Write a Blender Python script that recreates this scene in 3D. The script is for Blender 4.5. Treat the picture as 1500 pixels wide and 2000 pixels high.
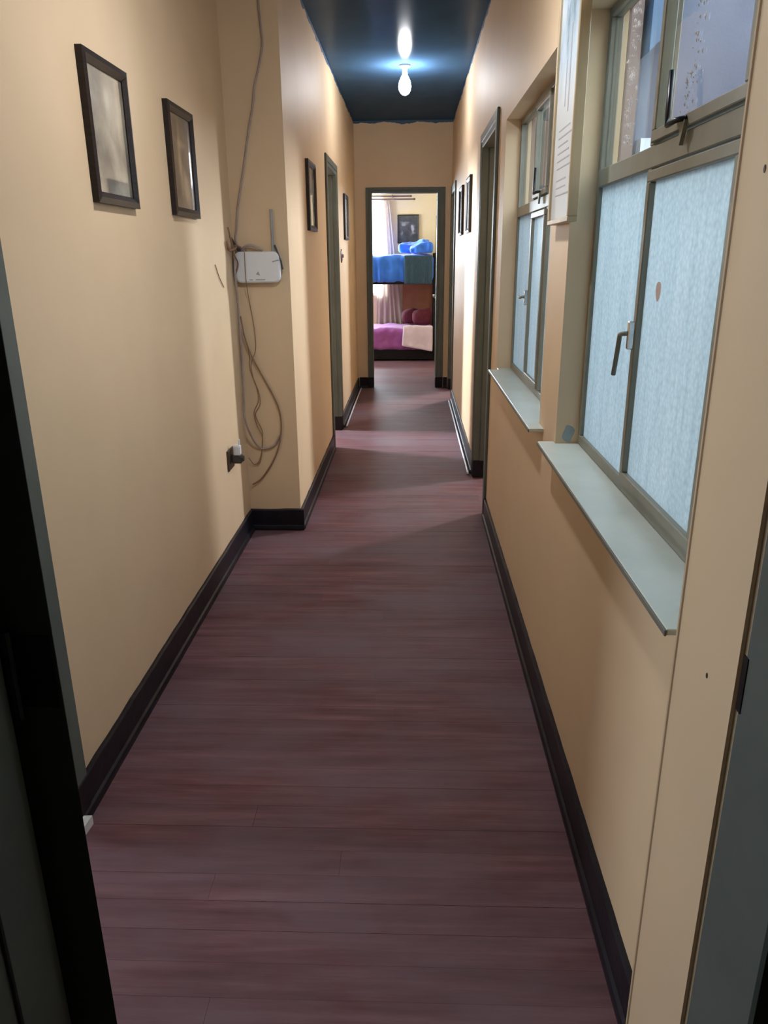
import bpy, bmesh, math, random
from mathutils import Matrix, Vector, noise

for o in list(bpy.data.objects):
    bpy.data.objects.remove(o, do_unlink=True)
scene = bpy.context.scene
COL = scene.collection
random.seed(7)

# ------------------------------------------------------------------ camera
R = [[0.9993840778954188, 0.0031043199768961034, -0.034954657008828036],
     [0.034100345136875425, -0.3210579664773743, 0.9464454282329009],
     [-0.008284401648263046, -0.9470544574410146, -0.3209660781615964]]
cam_d = bpy.data.cameras.new('camera')
cam = bpy.data.objects.new('camera', cam_d)
COL.objects.link(cam)
cam_d.sensor_fit = 'VERTICAL'
cam_d.sensor_height = 24.0
cam_d.sensor_width = 18.0
cam_d.lens = 24.0 * 1471 / 2000
cam_d.clip_start = 0.02
cam.matrix_world = Matrix(((R[0][0], -R[0][1], -R[0][2], 0),
                           (R[1][0], -R[1][1], -R[1][2], 0),
                           (R[2][0], -R[2][1], -R[2][2], 1.55),
                           (0, 0, 0, 1)))
scene.camera = cam

# ------------------------------------------------------------------ sky
world = bpy.data.worlds.new('sky')
scene.world = world
world.use_nodes = True
bg = world.node_tree.nodes['Background']
bg.inputs[0].default_value = (0.74, 0.89, 1.0, 1)
bg.inputs[1].default_value = 4.6

# ------------------------------------------------------------------ exposure
vs = scene.view_settings
vs.view_transform = 'Standard'
vs.look = 'None'
vs.gamma = 1.0
vs.use_curve_mapping = False
vs.exposure = 0.25

BULB_FAR = 150.0      # emission strengths of the two corridor bulbs
BULB_NEAR = 530.0


def area(name, loc, rot, sx, sy, watts, col=(0.86, 0.93, 1.0)):
    l = bpy.data.lights.new(name, 'AREA')
    l.shape = 'RECTANGLE'
    l.size = sx
    l.size_y = sy
    l.energy = watts
    l.color = col
    o = bpy.data.objects.new(name, l)
    o.location = loc
    o.rotation_euler = rot
    COL.objects.link(o)
    return o


H90 = math.pi / 2
# daylight in the windows of the rooms that open off the corridor
area('daylight_bedroom', (-1.05, 13.03, 1.75), (-H90, 0, 0), 1.2, 1.5, 300)
area('daylight_bedroom_side', (-2.65, 12.0, 2.0), (0, -H90, 0), 1.4, 0.7, 90)
area('daylight_right_room', (2.55, 6.2, 2.58), (0, H90, 0), 0.75, 0.4, 165)
area('daylight_far_right_room', (2.05, 10.5, 2.58), (0, H90, 0), 0.75, 0.5, 330)
area('daylight_left_room', (-3.25, 7.25, 2.4), (0, -H90, 0), 0.9, 0.5, 360)
area('daylight_near_left_room', (-3.25, 2.0, 1.7), (0, -H90, 0), 1.6, 0.6, 34)

# ------------------------------------------------------------------ materials
MATS = {}


def nt(name):
    m = bpy.data.materials.new(name)
    m.use_nodes = True
    n = m.node_tree
    b = n.nodes['Principled BSDF']
    MATS[name] = m
    return m, n, b


def noise_node(n, scale, detail=4, rough=0.6, stretch=None, coord='Object'):
    tc = n.nodes.new('ShaderNodeTexCoord')
    t = n.nodes.new('ShaderNodeTexNoise')
    t.inputs['Scale'].default_value = scale
    t.inputs['Detail'].default_value = detail
    t.inputs['Roughness'].default_value = rough
    if stretch:
        mp = n.nodes.new('ShaderNodeMapping')
        mp.inputs['Scale'].default_value = stretch
        n.links.new(tc.outputs[coord], mp.inputs['Vector'])
        n.links.new(mp.outputs[0], t.inputs['Vector'])
    else:
        n.links.new(tc.outputs[coord], t.inputs['Vector'])
    return t


def ramp(n, src, stops):
    r = n.nodes.new('ShaderNodeValToRGB')
    els = r.color_ramp.elements
    els[0].position, els[0].color = stops[0][0], (*stops[0][1], 1)
    els[1].position, els[1].color = stops[-1][0], (*stops[-1][1], 1)
    for p, c in stops[1:-1]:
        e = els.new(p)
        e.color = (*c, 1)
    n.links.new(src, r.inputs[0])
    return r


def bump(n, b, src, strength, dist=0.01):
    bp = n.nodes.new('ShaderNodeBump')
    bp.inputs['Strength'].default_value = strength
    bp.inputs['Distance'].default_value = dist
    n.links.new(src, bp.inputs['Height'])
    n.links.new(bp.outputs[0], b.inputs['Normal'])


def mat(name, c0, c1=None, scale=8, rough=0.6, metal=0.0, spec=0.5, bmp=0.0, bscale=60,
        stretch=None, coat=0.0, sheen=0.0):
    """plain procedural material: two tones mixed by noise, optional fine relief"""
    m, n, b = nt(name)
    c1 = c1 or tuple(min(1, v * 1.12) for v in c0)
    t = noise_node(n, scale, stretch=stretch)
    r = ramp(n, t.outputs['Fac'], [(0.35, c0), (0.65, c1)])
    n.links.new(r.outputs[0], b.inputs['Base Color'])
    b.inputs['Roughness'].default_value = rough
    b.inputs['Metallic'].default_value = metal
    b.inputs['Specular IOR Level'].default_value = spec
    b.inputs['Coat Weight'].default_value = coat
    b.inputs['Coat Roughness'].default_value = 0.08
    b.inputs['Sheen Weight'].default_value = sheen
    if bmp:
        t2 = noise_node(n, bscale, stretch=stretch)
        bump(n, b, t2.outputs['Fac'], bmp)
    return m


def wall_mat(name, c0, c1, edge=None, edge_z=2.975):
    """emulsion on plaster; the ceiling's dark paint overlaps the wall top raggedly"""
    m, n, b = nt(name)
    t = noise_node(n, 1.6, 3)
    r = ramp(n, t.outputs['Fac'], [(0.3, c0), (0.7, c1)])
    out = r.outputs[0]
    if edge:
        tc = n.nodes.new('ShaderNodeTexCoord')
        sp = n.nodes.new('ShaderNodeSeparateXYZ')
        n.links.new(tc.outputs['Object'], sp.inputs[0])
        w = noise_node(n, 5.0, 3, 0.6)
        ad = n.nodes.new('ShaderNodeMath')
        ad.operation = 'MULTIPLY_ADD'
        n.links.new(w.outputs['Fac'], ad.inputs[0])
        ad.inputs[1].default_value = 0.09
        n.links.new(sp.outputs['Z'], ad.inputs[2])
        gt = n.nodes.new('ShaderNodeMath')
        gt.operation = 'GREATER_THAN'
        n.links.new(ad.outputs[0], gt.inputs[0])
        gt.inputs[1].default_value = edge_z + 0.045
        mx = n.nodes.new('ShaderNodeMix')
        mx.data_type = 'RGBA'
        n.links.new(gt.outputs[0], mx.inputs['Factor'])
        n.links.new(out, mx.inputs['A'])
        mx.inputs['B'].default_value = (*edge, 1)
        out = mx.outputs['Result']
    n.links.new(out, b.inputs['Base Color'])
    b.inputs['Roughness'].default_value = 0.55
    b.inputs['Specular IOR Level'].default_value = 0.35
    t2 = noise_node(n, 45, 4)
    bump(n, b, t2.outputs['Fac'], 0.06, 0.004)
    return m


CEIL = (0.046, 0.100, 0.185)
wall_mat('wall_paint', (0.68, 0.510, 0.330), (0.74, 0.56, 0.370), CEIL)
wall_mat('yellow_room_paint', (0.66, 0.54, 0.33), (0.70, 0.58, 0.36))


def ceiling_mat():
    m, n, b = nt('ceiling_paint')
    t = noise_node(n, 3)
    r = ramp(n, t.outputs['Fac'], [(0.35, CEIL), (0.65, tuple(v * 1.18 for v in CEIL))])
    df = n.nodes.new('ShaderNodeBsdfDiffuse')
    n.links.new(r.outputs[0], df.inputs[0])
    gl = n.nodes.new('ShaderNodeBsdfGlossy')
    gl.inputs['Roughness'].default_value = 0.16
    t2 = noise_node(n, 9)
    bp = n.nodes.new('ShaderNodeBump')
    bp.inputs['Strength'].default_value = 0.03
    bp.inputs['Distance'].default_value = 0.01
    n.links.new(t2.outputs['Fac'], bp.inputs['Height'])
    n.links.new(bp.outputs[0], gl.inputs['Normal'])
    mx = n.nodes.new('ShaderNodeMixShader')
    mx.inputs[0].default_value = 0.05
    n.links.new(df.outputs[0], mx.inputs[1])
    n.links.new(gl.outputs[0], mx.inputs[2])
    n.links.new(mx.outputs[0], n.nodes['Material Output'].inputs[0])


ceiling_mat()
mat('green_gloss_paint', (0.092, 0.110, 0.100), (0.112, 0.130, 0.118), 5, 0.5, spec=0.3, bmp=0.05, bscale=25)
mat('black_gloss_paint', (0.009, 0.008, 0.012), (0.015, 0.013, 0.019), 12, 0.38, spec=0.22, bmp=0.12, bscale=40)
mat('dark_hall_plaster', (0.30, 0.25, 0.18), (0.34, 0.28, 0.2), 4, 0.8)
mat('window_metal', (0.20, 0.195, 0.155), (0.235, 0.23, 0.185), 10, 0.4, bmp=0.04)
mat('sill_paint', (0.58, 0.65, 0.61), (0.66, 0.73, 0.69), 5, 0.30)
mat('sill_edge', (0.13, 0.13, 0.11), (0.17, 0.17, 0.14), 9, 0.5)
mat('black_metal', (0.012, 0.012, 0.014), (0.03, 0.03, 0.034), 20, 0.35, 0.6)
mat('brushed_steel', (0.5, 0.5, 0.5), (0.65, 0.65, 0.65), 30, 0.25, 1.0)
mat('frame_wood', (0.010, 0.007, 0.008), (0.022, 0.014, 0.013), 14, 0.42, spec=0.3, stretch=(1, 1, 8), coat=0.12)
mat('pale_wood', (0.42, 0.32, 0.19), (0.52, 0.40, 0.25), 12, 0.45, stretch=(1, 1, 0.2), coat=0.3)
mat('white_plastic', (0.70, 0.72, 0.76), (0.74, 0.76, 0.80), 6, 0.35)
mat('grey_plastic', (0.28, 0.29, 0.31), (0.34, 0.35, 0.37), 10, 0.4)
mat('dark_plastic', (0.035, 0.030, 0.030), (0.05, 0.042, 0.04), 10, 0.35)
mat('brown_bakelite', (0.045, 0.030, 0.020), (0.065, 0.045, 0.030), 12, 0.35)
mat('print_grey', (0.30, 0.30, 0.34), None, 10, 0.5)
mat('grey_cable', (0.33, 0.26, 0.23), (0.39, 0.31, 0.28), 20, 0.5)
mat('brown_cable', (0.24, 0.135, 0.08), (0.29, 0.17, 0.10), 20, 0.5)
mat('pale_highlight', (0.62, 0.60, 0.72), (0.72, 0.70, 0.80), 20, 0.35)
mat('plain_white', (0.66, 0.66, 0.66), (0.8, 0.8, 0.8), 20, 0.6)
mat('blue_cotton', (0.024, 0.15, 0.78), (0.040, 0.21, 0.92), 6, 0.8, bmp=0.3, bscale=18, sheen=0.3)
mat('teal_knit', (0.024, 0.055, 0.105), (0.042, 0.095, 0.160), 40, 0.9, bmp=0.5, bscale=50, stretch=(4, 4, 0.4))
mat('magenta_cover', (0.32, 0.075, 0.36), (0.43, 0.125, 0.46), 7, 0.75, bmp=0.35, bscale=16, sheen=0.3)
mat('maroon_plush', (0.095, 0.012, 0.030), (0.16, 0.022, 0.05), 7, 0.85, bmp=0.3, bscale=16)
mat('pink_towel', (0.80, 0.66, 0.86), (0.86, 0.74, 0.93), 8, 0.9, bmp=0.4, bscale=50)
mat('mattress_cloth', (0.25, 0.20, 0.22), (0.32, 0.26, 0.28), 8, 0.9)
mat('bed_dark_wood', (0.008, 0.007, 0.010), (0.013, 0.011, 0.015), 10, 0.6, spec=0.2, stretch=(1, 6, 6))
mat('shaded_wall_brown', (0.27, 0.105, 0.065), (0.32, 0.13, 0.08), 6, 0.6)
mat('rod_wood', (0.10, 0.055, 0.04), (0.15, 0.085, 0.06), 12, 0.4)
mat('far_plaster', (0.22, 0.15, 0.13), (0.26, 0.18, 0.16), 3, 0.8, bmp=0.1)
mat('lavender_plaster', (0.115, 0.115, 0.155), (0.15, 0.15, 0.19), 2, 0.8, bmp=0.1)
mat('concrete_floor', (0.5, 0.5, 0.5), (0.58, 0.58, 0.58), 4, 0.8)
mat('peach_smudge', (0.66, 0.52, 0.50), (0.70, 0.56, 0.54), 30, 0.7)
mat('patch_filler', (0.30, 0.36, 0.38), (0.36, 0.42, 0.44), 20, 0.8)


def sheer_mat():
    m, n, b = nt('sheer_curtain')
    t = noise_node(n, 30, 2, stretch=(6, 6, 0.3))
    r = ramp(n, t.outputs['Fac'], [(0.35, (0.72, 0.64, 0.58)), (0.65, (0.84, 0.78, 0.72))])
    n.links.new(r.outputs[0], b.inputs['Base Color'])
    b.inputs['Roughness'].default_value = 0.9
    tr = n.nodes.new('ShaderNodeBsdfTranslucent')
    n.links.new(r.outputs[0], tr.inputs[0])
    tp = n.nodes.new('ShaderNodeBsdfTransparent')
    m1 = n.nodes.new('ShaderNodeMixShader')
    m1.inputs[0].default_value = 0.55
    n.links.new(b.outputs[0], m1.inputs[1])
    n.links.new(tr.outputs[0], m1.inputs[2])
    m2 = n.nodes.new('ShaderNodeMixShader')
    m2.inputs[0].default_value = 0.12
    n.links.new(m1.outputs[0], m2.inputs[1])
    n.links.new(tp.outputs[0], m2.inputs[2])
    n.links.new(m2.outputs[0], n.nodes['Material Output'].inputs[0])


sheer_mat()


def schlick(n, f0):
    g = n.nodes.new('ShaderNodeNewGeometry')
    d = n.nodes.new('ShaderNodeVectorMath')
    d.operation = 'DOT_PRODUCT'
    n.links.new(g.outputs['Incoming'], d.inputs[0])
    n.links.new(g.outputs['Normal'], d.inputs[1])

    def m(op, a, b=None):
        q = n.nodes.new('ShaderNodeMath')
        q.operation = op
        for i, v in enumerate((a, b)):
            if v is None:
                continue
            if isinstance(v, (int, float)):
                q.inputs[i].default_value = v
            else:
                n.links.new(v, q.inputs[i])
        return q.outputs[0]
    k = m('POWER', m('SUBTRACT', 1.0, m('ABSOLUTE', d.outputs['Value'])), 5.0)
    return m('ADD', f0, m('MULTIPLY', 1.0 - f0, k))


def back_mat():
    m, n, b = nt('glass_back')
    tp = n.nodes.new('ShaderNodeBsdfTransparent')
    tp.inputs[0].default_value = (0.97, 0.985, 0.985, 1)
    n.links.new(tp.outputs[0], n.nodes['Material Output'].inputs[0])


back_mat()


def frosted_mat():
    m, n, b = nt('frosted_glass')
    tc = n.nodes.new('ShaderNodeTexCoord')
    v = n.nodes.new('ShaderNodeTexVoronoi')
    v.inputs['Scale'].default_value = 85
    n.links.new(tc.outputs['Object'], v.inputs['Vector'])
    t = noise_node(n, 5, 4, stretch=(1, 6, 0.6))
    r = ramp(n, t.outputs['Fac'], [(0.3, (0.33, 0.40, 0.43)), (0.7, (0.43, 0.485, 0.515))])
    mixc = n.nodes.new('ShaderNodeMix')
    mixc.data_type = 'RGBA'
    mixc.blend_type = 'MULTIPLY'
    mixc.inputs['Factor'].default_value = 0.5
    vr = ramp(n, v.outputs['Distance'], [(0.0, (1, 1, 1)), (0.9, (0.55, 0.55, 0.55))])
    n.links.new(r.outputs[0], mixc.inputs['A'])
    n.links.new(vr.outputs[0], mixc.inputs['B'])
    tr = n.nodes.new('ShaderNodeBsdfTranslucent')
    n.links.new(mixc.outputs['Result'], tr.inputs[0])
    gl = n.nodes.new('ShaderNodeBsdfGlossy')
    gl.inputs['Roughness'].default_value = 0.35
    bp = n.nodes.new('ShaderNodeBump')
    bp.inputs['Strength'].default_value = 0.5
    bp.inputs['Distance'].default_value = 0.003
    n.links.new(v.outputs['Distance'], bp.inputs['Height'])
    n.links.new(bp.outputs[0], gl.inputs['Normal'])
    fac = schlick(n, 0.02)
    fac2 = n.nodes.new('ShaderNodeMath')
    fac2.operation = 'MULTIPLY'
    n.links.new(fac, fac2.inputs[0])
    fac2.inputs[1].default_value = 0.25
    fac = fac2.outputs[0]
    mx = n.nodes.new('ShaderNodeMixShader')
    n.links.new(fac, mx.inputs[0])
    n.links.new(tr.outputs[0], mx.inputs[1])
    n.links.new(gl.outputs[0], mx.inputs[2])
    n.links.new(mx.outputs[0], n.nodes['Material Output'].inputs[0])


frosted_mat()


def clear_mat():
    m, n, b = nt('clear_glass')
    tp = n.nodes.new('ShaderNodeBsdfTransparent')
    tp.inputs[0].default_value = (0.90, 0.93, 0.94, 1)
    gl = n.nodes.new('ShaderNodeBsdfGlossy')
    gl.inputs['Roughness'].default_value = 0.02
    t = noise_node(n, 6, 2)
    bp = n.nodes.new('ShaderNodeBump')
    bp.inputs['Strength'].default_value = 0.05
    bp.inputs['Distance'].default_value = 0.01
    n.links.new(t.outputs['Fac'], bp.inputs['Height'])
    n.links.new(bp.outputs[0], gl.inputs['Normal'])
    fac = schlick(n, 0.05)
    mx = n.nodes.new('ShaderNodeMixShader')
    n.links.new(fac, mx.inputs[0])
    n.links.new(tp.outputs[0], mx.inputs[1])
    n.links.new(gl.outputs[0], mx.inputs[2])
    n.links.new(mx.outputs[0], n.nodes['Material Output'].inputs[0])


clear_mat()


def emit_mat(name, strength, col):
    m, n, b = nt(name)
    b.inputs['Base Color'].default_value = (0.9, 0.9, 0.9, 1)
    b.inputs['Emission Color'].default_value = (*col, 1)
    b.inputs['Emission Strength'].default_value = strength
    return m


emit_mat('bulb_glow_far', BULB_FAR, (0.97, 0.98, 1.0))
emit_mat('bulb_glow_near', BULB_NEAR, (0.97, 0.98, 1.0))


def wood_floor_mat():
    m, n, b = nt('red_brown_floor')
    oi = n.nodes.new('ShaderNodeObjectInfo')
    tc = n.nodes.new('ShaderNodeTexCoord')
    geo = n.nodes.new('ShaderNodeNewGeometry')

    def streak(scale, st, detail=5):
        mp = n.nodes.new('ShaderNodeMapping')
        mp.inputs['Scale'].default_value = st
        n.links.new(geo.outputs['Position'], mp.inputs['Vector'])
        t = n.nodes.new('ShaderNodeTexNoise')
        t.inputs['Scale'].default_value = scale
        t.inputs['Detail'].default_value = detail
        t.inputs['Roughness'].default_value = 0.65
        n.links.new(mp.outputs[0], t.inputs['Vector'])
        return t
    t1 = streak(3.0, (0.6, 7, 1), 7)
    r1 = ramp(n, t1.outputs['Fac'], [(0.28, (0.080, 0.034, 0.039)), (0.5, (0.142, 0.063, 0.071)),
                                     (0.72, (0.220, 0.115, 0.124))])
    # greyish worn patches; their bluish tint and spread also paint the floor's sheen
    t2 = streak(1.5, (1.0, 1.6, 1), 4)
    r2 = ramp(n, t2.outputs['Fac'], [(0.38, (0, 0, 0)), (0.66, (0.8, 0.8, 0.8))])
    mx = n.nodes.new('ShaderNodeMix')
    mx.data_type = 'RGBA'
    n.links.new(r2.outputs[0], mx.inputs['Factor'])
    n.links.new(r1.outputs[0], mx.inputs['A'])
    mx.inputs['B'].default_value = (0.155, 0.108, 0.130, 1)
    # board to board tone
    hs = n.nodes.new('ShaderNodeHueSaturation')
    ma = n.nodes.new('ShaderNodeMath')
    ma.operation = 'MULTIPLY_ADD'
    n.links.new(oi.outputs['Random'], ma.inputs[0])
    ma.inputs[1].default_value = 0.14
    ma.inputs[2].default_value = 0.93
    n.links.new(ma.outputs[0], hs.inputs['Value'])
    n.links.new(mx.outputs['Result'], hs.inputs['Color'])
    n.links.new(hs.outputs[0], b.inputs['Base Color'])
    rr = n.nodes.new('ShaderNodeMapRange')
    n.links.new(t1.outputs['Fac'], rr.inputs[0])
    rr.inputs[3].default_value = 0.46
    rr.inputs[4].default_value = 0.64
    n.links.new(rr.outputs[0], b.inputs['Roughness'])
    b.inputs['Specular IOR Level'].default_value = 0.14
    t3 = streak(6.0, (0.5, 14, 1), 3)
    bump(n, b, t3.outputs['Fac'], 0.10, 0.004)


wood_floor_mat()


def art_mat(name, dark, mid, light, blobs, scale=9):
    """faded print: cloudy tones with a few soft pale shapes (local y across, z up)"""
    m, n, b = nt(name)
    tc = n.nodes.new('ShaderNodeTexCoord')
    t = noise_node(n, scale, 5, 0.6)
    last = None
    sp = n.nodes.new('ShaderNodeSeparateXYZ')
    n.links.new(tc.outputs['Object'], sp.inputs[0])

    def math_(op, a, bb):
        q = n.nodes.new('ShaderNodeMath')
        q.operation = op
        for i, v in enumerate((a, bb)):
            if isinstance(v, (int, float)):
                q.inputs[i].default_value = v
            else:
                n.links.new(v, q.inputs[i])
        return q.outputs[0]
    total = math_('MULTIPLY', t.outputs['Fac'], 0.75)
    for (y, z, ry, rz, amt) in blobs:
        dy = math_('DIVIDE', math_('SUBTRACT', sp.outputs['Y'], y), ry)
        dz = math_('DIVIDE', math_('SUBTRACT', sp.outputs['Z'], z), rz)
        d = math_('ADD', math_('MULTIPLY', dy, dy), math_('MULTIPLY', dz, dz))
        g = math_('DIVIDE', amt, math_('ADD', 1.0, math_('MULTIPLY', math_('MULTIPLY', d, d), 1.0)))
        total = math_('ADD', total, g)
    r = ramp(n, total, [(0.25, dark), (0.5, mid), (0.85, light)])
    n.links.new(r.outputs[0], b.inputs['Base Color'])
    b.inputs['Roughness'].default_value = 0.5
    b.inputs['Coat Weight'].default_value = 1.0
    b.inputs['Coat Roughness'].default_value = 0.04
    return m


SEP_D, SEP_M, SEP_L = (0.045, 0.030, 0.020), (0.17, 0.115, 0.070), (0.42, 0.31, 0.20)
art_mat('art_pale_figure', (0.10, 0.095, 0.08), (0.24, 0.225, 0.18), (0.46, 0.45, 0.37),
        [(0.02, 0.03, 0.05, 0.12, 0.22), (0.0, 0.10, 0.02, 0.03, 0.2), (-0.04, -0.13, 0.03, 0.05, -0.3), (0.09, 0.05, 0.02, 0.15, 0.15)])
art_mat('art_sepia_figure', SEP_D, SEP_M, SEP_L,
        [(-0.03, 0.02, 0.02, 0.14, 0.25), (0.03, -0.09, 0.05, 0.06, 0.3), (0.0, 0.07, 0.06, 0.015, 0.22)])
art_mat('art_grey_print', (0.12, 0.12, 0.12), (0.30, 0.30, 0.29), (0.55, 0.55, 0.52), [(0, 0, 0.05, 0.12, 0.2)])
art_mat('art_violet_print', (0.08, 0.06, 0.08), (0.20, 0.16, 0.19), (0.38, 0.33, 0.36), [(0, 0.05, 0.05, 0.1, 0.2)])
art_mat('art_dark_print', (0.02, 0.018, 0.018), (0.09, 0.075, 0.065), (0.25, 0.21, 0.17), [(0, 0, 0.04, 0.1, 0.2)])
art_mat('art_brown_print', (0.02, 0.016, 0.015), (0.11, 0.085, 0.065), (0.30, 0.24, 0.18), [(0.02, 0.04, 0.04, 0.1, 0.2)])
art_mat('art_slate_figures', (0.018, 0.022, 0.022), (0.050, 0.055, 0.055), (0.33, 0.32, 0.30),
        [(0.075, -0.01, 0.022, 0.05, 0.5), (0.06, 0.045, 0.012, 0.02, 0.35), (-0.06, 0.07, 0.05, 0.025, 0.3),
         (-0.02, 0.10, 0.06, 0.015, 0.25), (-0.10, -0.05, 0.02, 0.06, 0.2), (0.1, -0.06, 0.03, 0.015, 0.25)], 14)


def poster_mat():
    m, n, b = nt('poster_print')
    tc = n.nodes.new('ShaderNodeTexCoord')
    sp = n.nodes.new('ShaderNodeSeparateXYZ')
    n.links.new(tc.outputs['Object'], sp.inputs[0])
    t = noise_node(n, 7, 5, 0.6, stretch=(1, 2, 1))
    pic = ramp(n, t.outputs['Fac'], [(0.35, (0.20, 0.28, 0.35)), (0.5, (0.46, 0.57, 0.66)), (0.7, (0.62, 0.71, 0.78))])
    gt = n.nodes.new('ShaderNodeMapRange')
    n.links.new(sp.outputs['Z'], gt.inputs[0])
    gt.inputs[1].default_value = -0.02
    gt.inputs[2].default_value = 0.08
    mx = n.nodes.new('ShaderNodeMix')
    mx.data_type = 'RGBA'
    n.links.new(gt.outputs[0], mx.inputs['Factor'])
    mx.inputs['A'].default_value = (0.64, 0.68, 0.70, 1)
    n.links.new(pic.outputs[0], mx.inputs['B'])
    n.links.new(mx.outputs['Result'], b.inputs['Base Color'])
    b.inputs['Roughness'].default_value = 0.5
    b.inputs['Coat Weight'].default_value = 0.4
    b.inputs['Coat Roughness'].default_value = 0.03


poster_mat()


# ------------------------------------------------------------------ mesh helpers
class MB:
    def __init__(s):
        s.v, s.f = [], []

    def box(s, x0, x1, y0, y1, z0, z1):
        i = len(s.v)
        s.v += [(x0, y0, z0), (x1, y0, z0), (x1, y1, z0), (x0, y1, z0),
                (x0, y0, z1), (x1, y0, z1), (x1, y1, z1), (x0, y1, z1)]
        s.f += [tuple(i + k for k in q) for q in
                ((0, 3, 2, 1), (4, 5, 6, 7), (0, 1, 5, 4), (1, 2, 6, 5), (2, 3, 7, 6), (3, 0, 4, 7))]
        return s

    def prism(s, poly, axis, a0, a1):
        """extrude a closed 2D outline along an axis; poly in the two other axes' order"""
        i = len(s.v)
        m = len(poly)

        def pt(p, a):
            if axis == 'x':
                return (a, p[0], p[1])
            if axis == 'y':
                return (p[0], a, p[1])
            return (p[0], p[1], a)
        s.v += [pt(p, a0) for p in poly] + [pt(p, a1) for p in poly]
        s.f += [tuple(range(i, i + m)), tuple(range(i + 2 * m - 1, i + m - 1, -1))]
        for k in range(m):
            k2 = (k + 1) % m
            s.f.append((i + k, i + m + k, i + m + k2, i + k2))
        return s

    def tube(s, pts, r, sides=8, r1=None):
        pts = [Vector(p) for p in pts]
        i = len(s.v)
        up = Vector((0.31, 0.27, 0.91))
        L = len(pts)
        for k, p in enumerate(pts):
            d = (pts[min(k + 1, L - 1)] - pts[max(k - 1, 0)]).normalized()
            a = d.cross(up)
            if a.length < 0.05:
                a = d.cross(Vector((1, 0, 0)))
            a.normalize()
            b = d.cross(a)
            rr = r if r1 is None else r + (r1 - r) * k / max(1, L - 1)
            for q in range(sides):
                an = 2 * math.pi * q / sides
                s.v.append(tuple(p + a * (rr * math.cos(an)) + b * (rr * math.sin(an))))
        for k in range(L - 1):
            for q in range(sides):
                q2 = (q + 1) % sides
                s.f.append((i + k * sides + q, i + k * sides + q2, i + (k + 1) * sides + q2, i + (k + 1) * sides + q))
        s.f.append(tuple(i + q for q in reversed(range(sides))))
        s.f.append(tuple(i + (L - 1) * sides + q for q in range(sides)))
        return s

    def lathe(s, prof, cx, cy, segs=20):
        """prof: (radius, z) pairs from top to bottom"""
        i = len(s.v)
        for (r, z) in prof:
            for q in range(segs):
                a = 2 * math.pi * q / segs
                s.v.append((cx + r * math.cos(a), cy + r * math.sin(a), z))
        for k in range(len(prof) - 1):
            for q in range(segs):
                q2 = (q + 1) % segs
                s.f.append((i + k * segs + q, i + (k + 1) * segs + q, i + (k + 1) * segs + q2, i + k * segs + q2))
        s.f.append(tuple(i + q for q in range(segs)))
        s.f.append(tuple(i + (len(prof) - 1) * segs + q for q in reversed(range(segs))))
        return s

    def build(s, name, material, parent=None, smooth=False, bevel=0.0, segs=2):
        me = bpy.data.meshes.new(name)
        me.from_pydata(s.v, [], s.f)
        bm = bmesh.new()
        bm.from_mesh(me)
        bmesh.ops.recalc_face_normals(bm, faces=bm.faces)
        if bevel:
            bmesh.ops.bevel(bm, geom=list(bm.edges), offset=bevel, segments=segs, affect='EDGES', clamp_overlap=True)
        bm.to_mesh(me)
        bm.free()
        if smooth:
            for p in me.polygons:
                p.use_smooth = True
        me.materials.append(MATS[material])
        o = bpy.data.objects.new(name, me)
        COL.objects.link(o)
        if parent:
            o.parent = parent
        return o


def tag(o, label=None, cat=None, group=None, kind=None):
    if label:
        o['label'] = label
    if cat:
        o['category'] = cat
    if group:
        o['group'] = group
    if kind:
        o['kind'] = kind
    return o


def empty(name, loc=(0, 0, 0), rz=0.0):
    o = bpy.data.objects.new(name, None)
    o.location = loc
    o.rotation_euler = (0, 0, rz)
    o.empty_display_size = 0.1
    COL.objects.link(o)
    return o


def struct(o, label=None):
    o['kind'] = 'structure'
    if label:
        o['label'] = label
    return o


def smooth_path(pts, per=8):
    """Catmull-Rom through the points"""
    P = [Vector(p) for p in pts]
    P = [P[0] * 2 - P[1]] + P + [P[-1] * 2 - P[-2]]
    out = []
    for k in range(1, len(P) - 2):
        p0, p1, p2, p3 = P[k - 1:k + 3]
        for j in range(per):
            t = j / per
            out.append(0.5 * ((2 * p1) + (p2 - p0) * t + (2 * p0 - 5 * p1 + 4 * p2 - p3) * t * t
                              + (3 * p1 - p0 - 3 * p2 + p3) * t ** 3))
    out.append(P[-2])
    return out


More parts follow.
